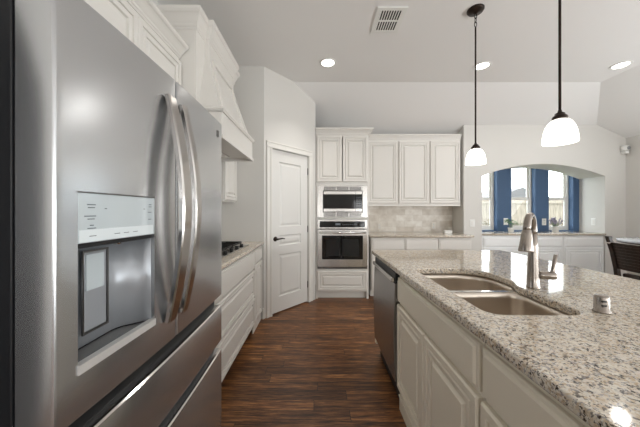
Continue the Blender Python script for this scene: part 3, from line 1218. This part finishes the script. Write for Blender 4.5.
# ------------------------------------------------------------------ back alcove cabinets
for k, lab in enumerate(('cream base cabinet drawer unit beside the oven tower', 'cream base cabinet in the middle of the back counter', 'cream base cabinet at the column end of the back counter')):
    cabinet('base_cabinet', lab, 'cabinet', (.782 + k * .490, 3.815, 0), UX, -UY, .488, .66, 0, CT, [('drawer', .69, .862, 1), ('door', .108, .68, 1)], M_CAB, 'kitchen base cabinets', stile=.035)
tag(slab('countertop', [round_poly([(.762, 3.775, 0), (2.312, 3.775, .09), (2.312, 4.486, 0), (.762, 4.486, 0)])], .8815, .914, M_GRAN, .010),
    'speckled granite countertop with rounded corner in front of the stone backsplash', 'countertop', 'granite countertops')
UYF = 4.178
for k, lab in enumerate(('cream wall cabinet above the back counter beside the oven tower', 'middle one of the three cream wall cabinets above the stone backsplash', 'cream wall cabinet above the back counter beside the column')):
    r_ = cabinet('wall_cabinet', lab, 'cabinet', (.785 + k * .501, UYF, 0), UX, -UY, .4995, .318, 1.372, 2.42, [('door', 1.395, 2.385, 1)], M_CAB, 'kitchen wall cabinets', stile=.03, gap=.012)
    a, b = .785 + k * .501, .785 + k * .501 + .4995
    MB().sweep([(b, UYF), (a, UYF)], [(q * .6, z) for q, z in CROWN], 2.412).build('crown', M_CAB, r_)
    MB().box(a, b, UYF + .001, UYF + .02, 1.350, 1.3715).build('light_rail', M_CAB, r_)

# ------------------------------------------------------------------ buffet in the arch
for k, lab in enumerate(('white buffet cabinet under the leftmost arch window', 'white buffet cabinet behind the kitchen faucet', 'white buffet cabinet at the right end of the arch')):
    cabinet('buffet_cabinet', lab, 'cabinet', (2.616 + k * .650, 4.152, 0), UX, -UY, .646, .39, 0, CT, [('drawer', .70, .845, 1), ('door', .108, .685, 1)], M_BUFF, 'buffet cabinets under the windows', gap=.02, stile=.04)
tag(slab('countertop', [[(AX0 + .004, 4.118), (AX1 - .004, 4.118), (AX1 - .004, YE - .002), (AX0 + .004, YE - .002)]], .8815, .914, M_GRAN, .009),
    'granite countertop of the white buffet under the three windows', 'countertop', 'granite countertops')

# ------------------------------------------------------------------ island
IXF = .525
IYF, IYN = 2.375, -.20
NX = -UX
NYu = -UY
M_ISL = paint('island_cream_paint', (240, 231, 213), .38, .02, 60)
cabinet('base_cabinet', 'cream island sink base cabinet with two raised panel doors beside the dishwasher', 'cabinet', (IXF, 1.668, 0), NYu, NX, .848, .80, 0, CT,
        [('drawer', .695, .848, 1), ('door', .150, .678, 2)], M_ISL, 'island cabinets', skirt=True, topopen=True, toe=.10)
cabinet('base_cabinet', 'cream island base cabinet with a drawer nearest the camera', 'cabinet', (IXF, .816, 0), NYu, NX, .99, .80, 0, CT,
        [('drawer', .695, .848, 1), ('door', .150, .678, 2)], M_ISL, 'island cabinets', skirt=True, topopen=True, toe=.10)
tag(MB().prism([(.512, 2.288, .10), (.585, 2.288, .10), (.585, 2.288, 0), (IXF + .80, 2.288, 0), (IXF + .80, 2.288, CT), (.512, 2.288, CT)], (0, .042, 0)).build('end_panel', M_ISL, None, .003), 'cream end panel of the island beside the dishwasher', 'panel')
tag(MB().box(IXF + .61, IXF + .80, 1.676, 2.284, 0, CT).build('back_panel', M_ISL, None, .003), 'cream island back panel behind the dishwasher', 'panel')

# granite top with the sink cut-out
hole = round_poly([(.592, .895, .055), (.592, 1.607, .055), (.990, 1.607, .17), (.992, 1.330, .06), (.944, 1.240, .06), (.934, .893, .06)], 8)
outer = round_poly([(.487, IYN, .03), (1.660, IYN, .03), (1.660, IYF, .02), (.487, IYF, .02)], 5)
tag(slab('countertop', [outer, hole], .8815, .914, M_GRAN, .007), 'large speckled granite island countertop with an undermount sink', 'countertop', 'granite countertops')

# sink
root = thing('sink', (.78, 1.25, .68), 'stainless double bowl undermount sink in the island countertop', 'sink')
far_b = round_poly([(.578, 1.274, .05), (.578, 1.622, .055), (1.006, 1.622, .17), (1.006, 1.340, .05), (.960, 1.274, .05)], 8)
near_b = round_poly([(.578, .880, .055), (.578, 1.252, .05), (.966, 1.252, .05), (.954, .878, .055)], 8)


def ctr(p):
    return Vector((sum(q.x for q in p) / len(p), sum(q.y for q in p) / len(p)))


for pts, dep in ((far_b, .20), (near_b, .17)):
    cc = ctr(pts)
    zt = .8775
    prof = [(1.0, 0), (.995, .03), (.985, dep - .05), (.965, dep - .02), (.92, dep - .004), (.84, dep), (.12, dep + .004)]
    m = MB()
    m.rings([[Vector((cc.x + (p.x - cc.x) * k, cc.y + (p.y - cc.y) * k, zt - d_)) for p in pts] for k, d_ in prof], smooth=True, caps=False)
    bo = m.build('bowl', M_SINK, root, fixn=False)
    md = bo.modifiers.new('solid', 'SOLIDIFY')
    md.thickness = .002
    MB().lathe((cc.x, cc.y, zt - dep - .008), [(.055, .003), (.055, .007), (.045, .009), (.03, .005), (.002, .005)], 20).build('drain', M_CHROME, root)
rim = slab('rim', [round_poly([(.558, .860, .06), (.558, 1.642, .06), (1.022, 1.642, .18), (1.026, 1.31, .06), (.984, 1.22, .06), (.972, .858, .07)], 8), far_b, near_b], .8777, .8808, M_CHROME, .0006, root)

# faucet
FBX, FBY = .998, 1.205
root = thing('faucet', (FBX, FBY, .9145), 'brushed nickel pull down kitchen faucet behind the sink', 'faucet')
th = math.radians(221.7)
dv = Vector((math.cos(th), math.sin(th), 0))
B0 = Vector((FBX, FBY, .9145))
bm_ = MB().lathe(B0, [(.027, 0), (.027, .005), (.0245, .010), (.0235, .05), (.021, .12), (.0175, .19), (.0150, .25)], 22)
arc_p = []
rad = .072
topz = .284
for k in range(15):
    q = math.pi * (k / 14) * .97
    arc_p.append(B0 + dv * (rad - rad * math.cos(q)) + UZ * (topz - .02 + rad * math.sin(q)))
bm_.tube([B0 + UZ * .240] + arc_p, [.0150] * 2 + [.0142] * 14, 16)
bm_.build('body', M_NICKEL, root)
e0, e1 = arc_p[-2], arc_p[-1]
dn = (e1 - e0).normalized()
dn = (dn + Vector((0, 0, -1)) * 2 + dv * .25).normalized()
MB().lathe(e1 - dn * .004, [(.0145, 0), (.0165, .004), (.0195, .02), (.0225, .055), (.0275, .088), (.0265, .093), (.018, .094)], 20, dn).build('spray_head', M_NICKEL, root)
hb = MB()
hv = Vector((.92, -.38, 0)).normalized()
hb.lathe(B0 + UZ * .062 + hv * .012, [(.017, 0), (.0185, .020), (.0190, .060), (.016, .070), (.007, .074)], 18, hv)
c0 = B0 + UZ * .066 + hv * .068
hb.tube([c0, c0 + UZ * .018 + hv * .003, c0 + UZ * .092 + hv * .014], [.010, .0085, .0075], 12)
hb.build('lever', M_NICKEL, root)

# air gap cap
root = thing('air_gap', (1.0, .917, .9145), 'small chrome dishwasher air gap cap on the island counter', 'air gap')
MB().lathe((1.0, .917, .9145), [(.0245, 0), (.0245, .005), (.0205, .007), (.0205, .052), (.018, .058), (.009, .059)], 22).build('cap', M_NICKEL, root)
v = MB()
for k in range(2):
    v.box(1.0 - .017, 1.0 - .004, .917 - .0212, .917 - .015, .940 + k * .014, .945 + k * .014)
v.build('vent_slot', M_BLACK, root)

# dishwasher
root = thing('dishwasher', (.80, 1.98, 0), 'stainless dishwasher built into the far end of the island', 'dishwasher')
DX = .497
MB().box(DX + .03, 1.12, 1.682, 2.278, .11, .868).build('tub', M_BLACK, root)
dwo = MB()
# door with slightly bowed front
rs = []
for k in range(13):
    z = .165 + (.800 - .165) * k / 12
    bq = .010 * math.sin(math.pi * k / 12)
    rs.append([Vector((DX + .029, 1.680, z)), Vector((DX - bq, 1.680, z)), Vector((DX - bq, 2.280, z)), Vector((DX + .029, 2.280, z))])
dwo.rings(rs, smooth=False)
dwd = dwo.build('door', metal('dishwasher_steel', (150, 148, 147), .27, .6, .25, (6, 6, 900), .03), root, .002)
MB().box(DX + .004, DX + .029, 1.680, 2.280, .803, .868).build('control_strip', M_BLACK, root, .003)
MB().box(DX - .020, DX + .003, 1.690, 2.270, .806, .836).build('handle', M_STEEL2, dwd, .006)
MB().box(DX + .05, DX + .065, 1.682, 2.278, .004, .11).build('kick_plate', M_BLACK, root)

# ------------------------------------------------------------------ pendants
PX = 1.330


def shade_profile():
    return [(r * .80, h * .84) for r, h in [(.028, .155), (.045, .150), (.064, .134), (.079, .108), (.089, .075), (.0945, .040), (.096, .010), (.0945, 0), (.0915, .001), (.0915, .010), (.090, .040), (.0845, .075), (.0745, .107), (.060, .130), (.042, .145), (.02, .149)]]


def pendant(y, zbot, label):
    root = thing('pendant_lamp', (PX, y, zbot), label, 'pendant lamp', 'pendants over the island')
    MB().lathe((PX, y, ZC), [(.066, -.0005), (.066, -.008), (.058, -.020), (.020, -.026), (.010, -.034)], 24).build('ceiling_canopy', M_BRONZE, root)
    ch = MB()
    zt = ZC - .034
    for k in range(3):
        zc_ = zt - .022 - k * .034
        pts = []
        for j in range(13):
            q = 2 * math.pi * j / 12
            w_, h_ = .010 * math.cos(q), .022 * math.sin(q)
            pts.append((PX + (w_ if k % 2 == 0 else 0), y + (0 if k % 2 == 0 else w_), zc_ + h_))
        ch.tube(pts, .003, 6, caps=False)
    ch.build('chain', M_BRONZE, root)
    MB().tube([(PX, y, zbot + .18), (PX, y, zt - .115)], .0065, 10).build('rod', M_BRONZE, root)
    MB().lathe((PX, y, zbot), [(.024, .1315), (.033, .133), (.035, .140), (.030, .150), (.024, .154), (.022, .163), (.010, .170), (.007, .185)], 20).build('fitter', M_BRONZE, root)
    MB().lathe((PX, y, zbot), shade_profile(), 32, caps=False).build('lamp_shade', M_SHADE, root)
    return root


pendant(2.195, 1.664, 'frosted dome pendant lamp on a bronze rod and chain near the ceiling vent')
pendant(1.430, 1.643, 'larger looking frosted dome pendant lamp nearer the camera over the faucet')

# ------------------------------------------------------------------ recessed ceiling lights
first = None
for (x, y, lab) in ((.114, 2.98, 'round recessed ceiling light above the kitchen aisle near the oven'), (1.92, 3.045, 'round recessed ceiling light behind the chained pendant lamp'), (3.53, 3.03, 'round recessed ceiling light at the dining side near the right wall')):
    if first is None:
        root = thing('ceiling_light', (x, y, ZC), lab, 'ceiling light', 'recessed ceiling lights')
        MB().lathe((x, y, ZC), [(.094, -.0005), (.094, -.006), (.088, -.009), (.074, -.006), (.072, -.001)], 28).build('trim_ring', M_PLATE, root)
        MB().lathe((x, y, ZC), [(.0715, -.0008), (.0715, -.004), (.05, -.006), (.002, -.0065)], 28).build('lens', M_LED, root)
        first = root
    else:
        copy_thing(first, (x, y, ZC), lab)
    area_light('ceiling_light_glow', (x, y, ZC - .012), (0, 0, -1), .13, .13, 3.6, (1, .97, .93), 'DISK', 100 if x < 1 else 160)

# ceiling vent
root = thing('ceiling_vent', (.624, 2.316, ZC), 'white ceiling air vent with two rows of slots', 'vent')
vx0, vx1, vy0, vy1 = .497, .751, 2.160, 2.474
v = MB()
zt, zbv = ZC - .0005, ZC - .010
v.box(vx0, vx1, vy0, vy0 + .035, zbv, zt).box(vx0, vx1, vy1 - .035, vy1, zbv, zt).box(vx0, vx0 + .035, vy0 + .035, vy1 - .035, zbv, zt).box(vx1 - .035, vx1, vy0 + .035, vy1 - .035, zbv, zt)
v.box(vx0 + .035, vx1 - .035, 2.310, 2.324, zbv, zt)
v.build('frame', M_PLATE, root, .002)
MB().box(vx0 + .035, vx1 - .035, vy0 + .035, vy1 - .035, ZC - .0025, ZC - .0008).build('duct', M_BLACK, root)
for k in range(9):
    xx = vx0 + .035 + k * (vx1 - vx0 - .07 - .009) / 8
    MB().hexa([(xx, vy0 + .036, ZC - .0095), (xx + .009, vy0 + .036, ZC - .0095), (xx + .009, 2.3095, ZC - .0095), (xx, 2.3095, ZC - .0095)],
              [(xx + .003, vy0 + .036, ZC - .003), (xx + .012, vy0 + .036, ZC - .003), (xx + .012, 2.3095, ZC - .003), (xx + .003, 2.3095, ZC - .003)]).hexa(
        [(xx, 2.3245, ZC - .0095), (xx + .009, 2.3245, ZC - .0095), (xx + .009, vy1 - .036, ZC - .0095), (xx, vy1 - .036, ZC - .0095)],
        [(xx + .003, 2.3245, ZC - .003), (xx + .012, 2.3245, ZC - .003), (xx + .012, vy1 - .036, ZC - .003), (xx + .003, vy1 - .036, ZC - .003)]).build('louver', M_PLATE, root)

# motion sensor high in the corner
root = thing('motion_sensor', (4.86, 4.09, 2.20), 'white motion sensor mounted high in the right wall corner', 'sensor')
MB().lathe((4.84, 4.10, 2.262), [(.045, -.045), (.050, -.030), (.050, .020), (.040, .034), (.012, .040)], 18).build('head', M_PLATE, root)
MB().box(4.815, 4.875, 4.07, 4.139, 2.175, 2.214).build('mount', M_PLATE, root, .006)
MB().lathe((4.84, 4.049, 2.255), [(.026, 0), (.022, -.008), (.010, -.012)], 14, (0, 1, 0)).build('lens', paint('sensor_lens', (150, 152, 152), .3), root)


# ------------------------------------------------------------------ plates on walls
def plate(name, label, cat, c, n, kind, grp, mt=None):
    mt = mt or M_PLATE
    c, n = Vector(c), Vector(n)
    u = Vector((-n.y, n.x, 0))
    root = thing(name, c, label, cat, grp)
    w_, h_ = .074, .118
    o = c - u * (w_ / 2) - UZ * (h_ / 2) + n * .0006
    MB().panel(o, u, n, w_, h_, [(0, 0), (0, .003), (.004, .006), (.006, .006)]).build('cover_plate', mt, root)
    if kind == 'switch':
        MB().fbox(c + n * .0066, u, n, -.016, .016, -.004, 0, -.033, .033).build('rocker', M_TRIM, root, .001)
    else:
        for zz in (-.022, .022):
            m = MB().fbox(c + n * .0066, u, n, -.016, .016, -.002, 0, zz - .014, zz + .014)
            so = m.build('socket', M_TRIM, root, .003)
            MB().fbox(c + n * .0087, u, n, -.008, -.005, -.0004, 0, zz - .006, zz + .006).fbox(c + n * .0087, u, n, .005, .008, -.0004, 0, zz - .006, zz + .006).build('slots', M_BLACK, so)
    return root


plate('wall_outlet', 'white outlet on the blue wall strip beside the green plant', 'outlet', (3.285, YE, 1.085), (0, -1, 0), 'outlet', 'outlets by the arch windows')
plate('wall_outlet', 'white outlet on the blue wall strip beside the lavender pot', 'outlet', (3.955, YE, 1.080), (0, -1, 0), 'outlet', 'outlets by the arch windows')
plate('light_switch', 'white light switch on the column between backsplash and arch', 'switch', (2.455, AY, 1.075), (0, -1, 0), 'switch', 'light switches')
plate('light_switch', 'white light switch on the inner right side of the arch', 'switch', (AX1, 4.31, 1.09), (-1, 0, 0), 'switch', 'light switches')
plate('wall_outlet', 'almond outlet on the stone backsplash beside the oven tower', 'outlet', (1.06, 4.4875, 1.005), (0, -1, 0), 'outlet', 'backsplash outlets', M_ALM)
plate('wall_outlet', 'almond outlet on the stone backsplash above the small white box', 'outlet', (1.99, 4.4875, 1.015), (0, -1, 0), 'outlet', 'backsplash outlets', M_ALM)

# small white box on the back counter
root = thing('napkin_box', (2.09, 4.20, .9145), 'small white box lying on the back counter near the column', 'box')
MB().box(2.03, 2.15, 4.16, 4.23, .9145, .948).build('box_body', M_PLATE, root, .004)
MB().box(2.027, 2.153, 4.157, 4.233, .948, .958).build('lid', M_PLATE, root, .003)


# ------------------------------------------------------------------ plants on the buffet
def pot(root, x, y, r, h):
    z = .9145
    MB().lathe((x, y, z), [(r * .72, 0), (r * .78, .004), (r, h - .008), (r * 1.04, h - .008), (r * 1.04, h), (r * .9, h), (r * .86, h - .012)], 20).build('pot', M_POT, root)
    MB().lathe((x, y, z + h - .014), [(r * .84, 0), (r * .84, .003), (.002, .006)], 16).build('soil', M_SOIL, root)


px, py = 3.235, 4.36
root = thing('potted_plant', (px, py, .9145), 'small green leafy plant in a white pot on the buffet', 'plant', 'plants on the buffet')
pot(root, px, py, .045, .075)
st, lf = MB(), MB()
rnd = random.Random(3)
for k in range(26):
    a = rnd.uniform(0, 2 * math.pi)
    sp = rnd.uniform(.02, .095)
    hh = rnd.uniform(.07, .17)
    tip = Vector((px + math.cos(a) * sp, py + math.sin(a) * sp, .9145 + .05 + hh))
    b0 = Vector((px + math.cos(a) * .012, py + math.sin(a) * .012, .978))
    st.tube([b0, (b0 + tip) / 2 + UZ * .012, tip], .0014, 5)
    d_ = Vector((math.cos(a), math.sin(a), rnd.uniform(-.2, .5))).normalized()
    s__ = Vector((-math.sin(a), math.cos(a), 0))
    ln, wd = rnd.uniform(.045, .07), rnd.uniform(.018, .027)
    nrm = d_.cross(s__)
    row = [(0, .1), (.25, .8), (.5, 1), (.8, .6), (1, .05)]
    vs = []
    for t_, ww in row:
        c_ = tip + d_ * (ln * (t_ - .3)) - UZ * (.02 * t_ * t_)
        vs += [c_ - s__ * wd * ww + nrm * .004, c_, c_ + s__ * wd * ww + nrm * .004]
    fs = []
    for i in range(4):
        for j in range(2):
            fs.append((3 * i + j, 3 * i + j + 1, 3 * i + j + 4, 3 * i + j + 3))
    lf.add(vs, fs, True)
st.build('stems', M_STALK, root)
lf.build('leaves', M_LEAF, root, fixn=False)

px, py = 3.96, 4.34
root = thing('potted_plant', (px, py, .9145), 'small lavender plant in a white pot on the buffet', 'plant', 'plants on the buffet')
pot(root, px, py, .052, .10)
st, lf = MB(), MB()
for k in range(44):
    a = rnd.uniform(0, 2 * math.pi)
    sp = rnd.uniform(.01, .085)
    hh = rnd.uniform(.06, .15)
    b0 = Vector((px + math.cos(a) * .02, py + math.sin(a) * .02, 1.0))
    tip = Vector((px + math.cos(a) * sp, py + math.sin(a) * sp, 1.0 + hh))
    st.tube([b0, (b0 + tip) / 2 + UZ * .008, tip], .0018, 5)
    d_ = (tip - b0).normalized()
    lf.lathe(tip - d_ * .02, [(.003, 0), (.008, .006), (.0065, .012), (.0085, .018), (.006, .026), (.0075, .031), (.002, .042)], 7, d_)
st.build('stems', M_STALK, root)
lf.build('blooms', M_LAV, root)

# ------------------------------------------------------------------ chair and table of the dining side
root = thing('dining_chair', (3.16, 2.33, 0), 'dark espresso slat back chair beside the island on the right', 'chair')
YA, YB = 2.08, 2.58


def post(y):
    m = MB()
    pts = [(3.02, 0), (3.00, .30), (2.985, .52), (2.965, .70), (2.925, .88), (2.880, 1.02)]
    rs = []
    for (x, z) in pts:
        a, b = .020, .017
        rs.append([Vector((x - a, y - b, z)), Vector((x + a, y - b, z)), Vector((x + a, y + b, z)), Vector((x - a, y + b, z))])
    return m.rings(rs, smooth=False)


def post_x(z):
    pts = [(3.02, 0), (3.00, .30), (2.985, .52), (2.965, .70), (2.925, .88), (2.880, 1.02)]
    for (x0, z0), (x1, z1) in zip(pts, pts[1:]):
        if z0 <= z <= z1:
            return x0 + (x1 - x0) * (z - z0) / (z1 - z0)
    return pts[-1][0]


for y in (YA, YB):
    post(y).build('leg', M_DARKWOOD, root, .004)
for y in (YA + .01, YB - .01):
    m = MB()
    m.hexa([(3.425, y - .015, 0), (3.455, y - .015, 0), (3.455, y + .015, 0), (3.425, y + .015, 0)], [(3.415, y - .02, .615), (3.455, y - .02, .615), (3.455, y + .02, .615), (3.415, y + .02, .615)])
    m.build('leg', M_DARKWOOD, root, .003)
MB().box(3.015, 3.475, YA + .0, YB - .0, .616, .655).build('seat', M_DARKWOOD, root, .012)
MB().box(3.03, 3.44, YA + .03, YB - .03, .656, .690).build('seat_pad', paint('pale_cushion', (214, 212, 208), .7), root, .012)
bk = MB()
ns_ = 9
for k in range(ns_):
    z = .700 + k * .029
    rs = []
    for i in range(9):
        t_ = i / 8
        y = YA + .016 + (YB - YA - .032) * t_
        x = post_x(z) - .028 * math.sin(math.pi * t_)
        x2 = post_x(z + .028) - .028 * math.sin(math.pi * t_)
        rs.append([Vector((x - .006, y, z)), Vector((x + .007, y, z)), Vector((x2 + .007, y, z + .028)), Vector((x2 - .006, y, z + .028))])
    bk.rings(rs, smooth=False)
bk.build('backrest', M_DARKWOOD, root)
for y in (YA, YB):
    MB().box(post_x(.955) - .022, post_x(.955) + .022, y - .019, y + .019, .948, .962).build('bracket', M_CHROME, root, .002)
for y0, y1, x0, x1 in ((YA + .017, YB - .017, 2.99, 3.012), (YA, YA + .022, 3.022, 3.42), (YB - .022, YB, 3.022, 3.42)):
    MB().box(x0, x1, y0, y1, .20, .235).build('stretcher', M_DARKWOOD, root, .003)

root = thing('dining_table', (4.22, 3.0, 0), 'round glossy pale pub table behind the dark chair', 'table')
MB().lathe((4.22, 3.0, 0), [(.50, .888), (.515, .894), (.515, .914), (.505, .920), (.002, .920)], 48).build('tabletop', M_TABLE, root)
MB().lathe((4.22, 3.0, 0), [(.508, .876), (.512, .887), (.002, .8875)], 48).build('table_edge', M_DARKWOOD, root)
MB().lathe((4.22, 3.0, 0), [(.06, .03), (.07, .10), (.045, .30), (.05, .7), (.12, .86), (.14, .875)], 24).build('pedestal', M_DARKWOOD, root)
MB().lathe((4.22, 3.0, 0), [(.30, 0), (.30, .02), (.20, .035), (.06, .05)], 32).build('foot', M_DARKWOOD, root)

# ------------------------------------------------------------------ outside the arch windows
structure(MB().box(-8, 40, 4.9, 40, -.30, -.10).build('ground', M_LAWN))
root = thing('garden_fence', (5.5, 8.0, -.10), 'weathered board fence outside the arch windows', 'fence')
fz = MB()
for k in range(56):
    x = 2.2 + k * .15
    fz.box(x, x + .142, 8.0, 8.02, -.10, 1.62)
fz.build('boards', M_FENCE, root)
MB().box(2.2, 10.6, 7.95, 7.999, .2, .29).box(2.2, 10.6, 7.95, 7.999, .9, .99).box(2.2, 10.6, 7.95, 7.999, 1.5, 1.58).build('rails', M_FENCE, root)
root = thing('neighbour_house', (17.2, 24.0, -.10), 'pale neighbouring house with a grey gable beyond the fence', 'house')
MB().box(14.8, 19.6, 22.0, 29, -.10, 2.25).build('walls', M_SIDING, root)
MB().prism([(14.4, 21.8, 2.25), (20.0, 21.8, 2.25), (17.2, 21.8, 3.25)], (0, 7.4, 0)).build('roof', M_ROOF, root)
MB().box(16.7, 17.7, 21.95, 21.999, 1.0, 2.0).build('window', M_BLACKG, root)
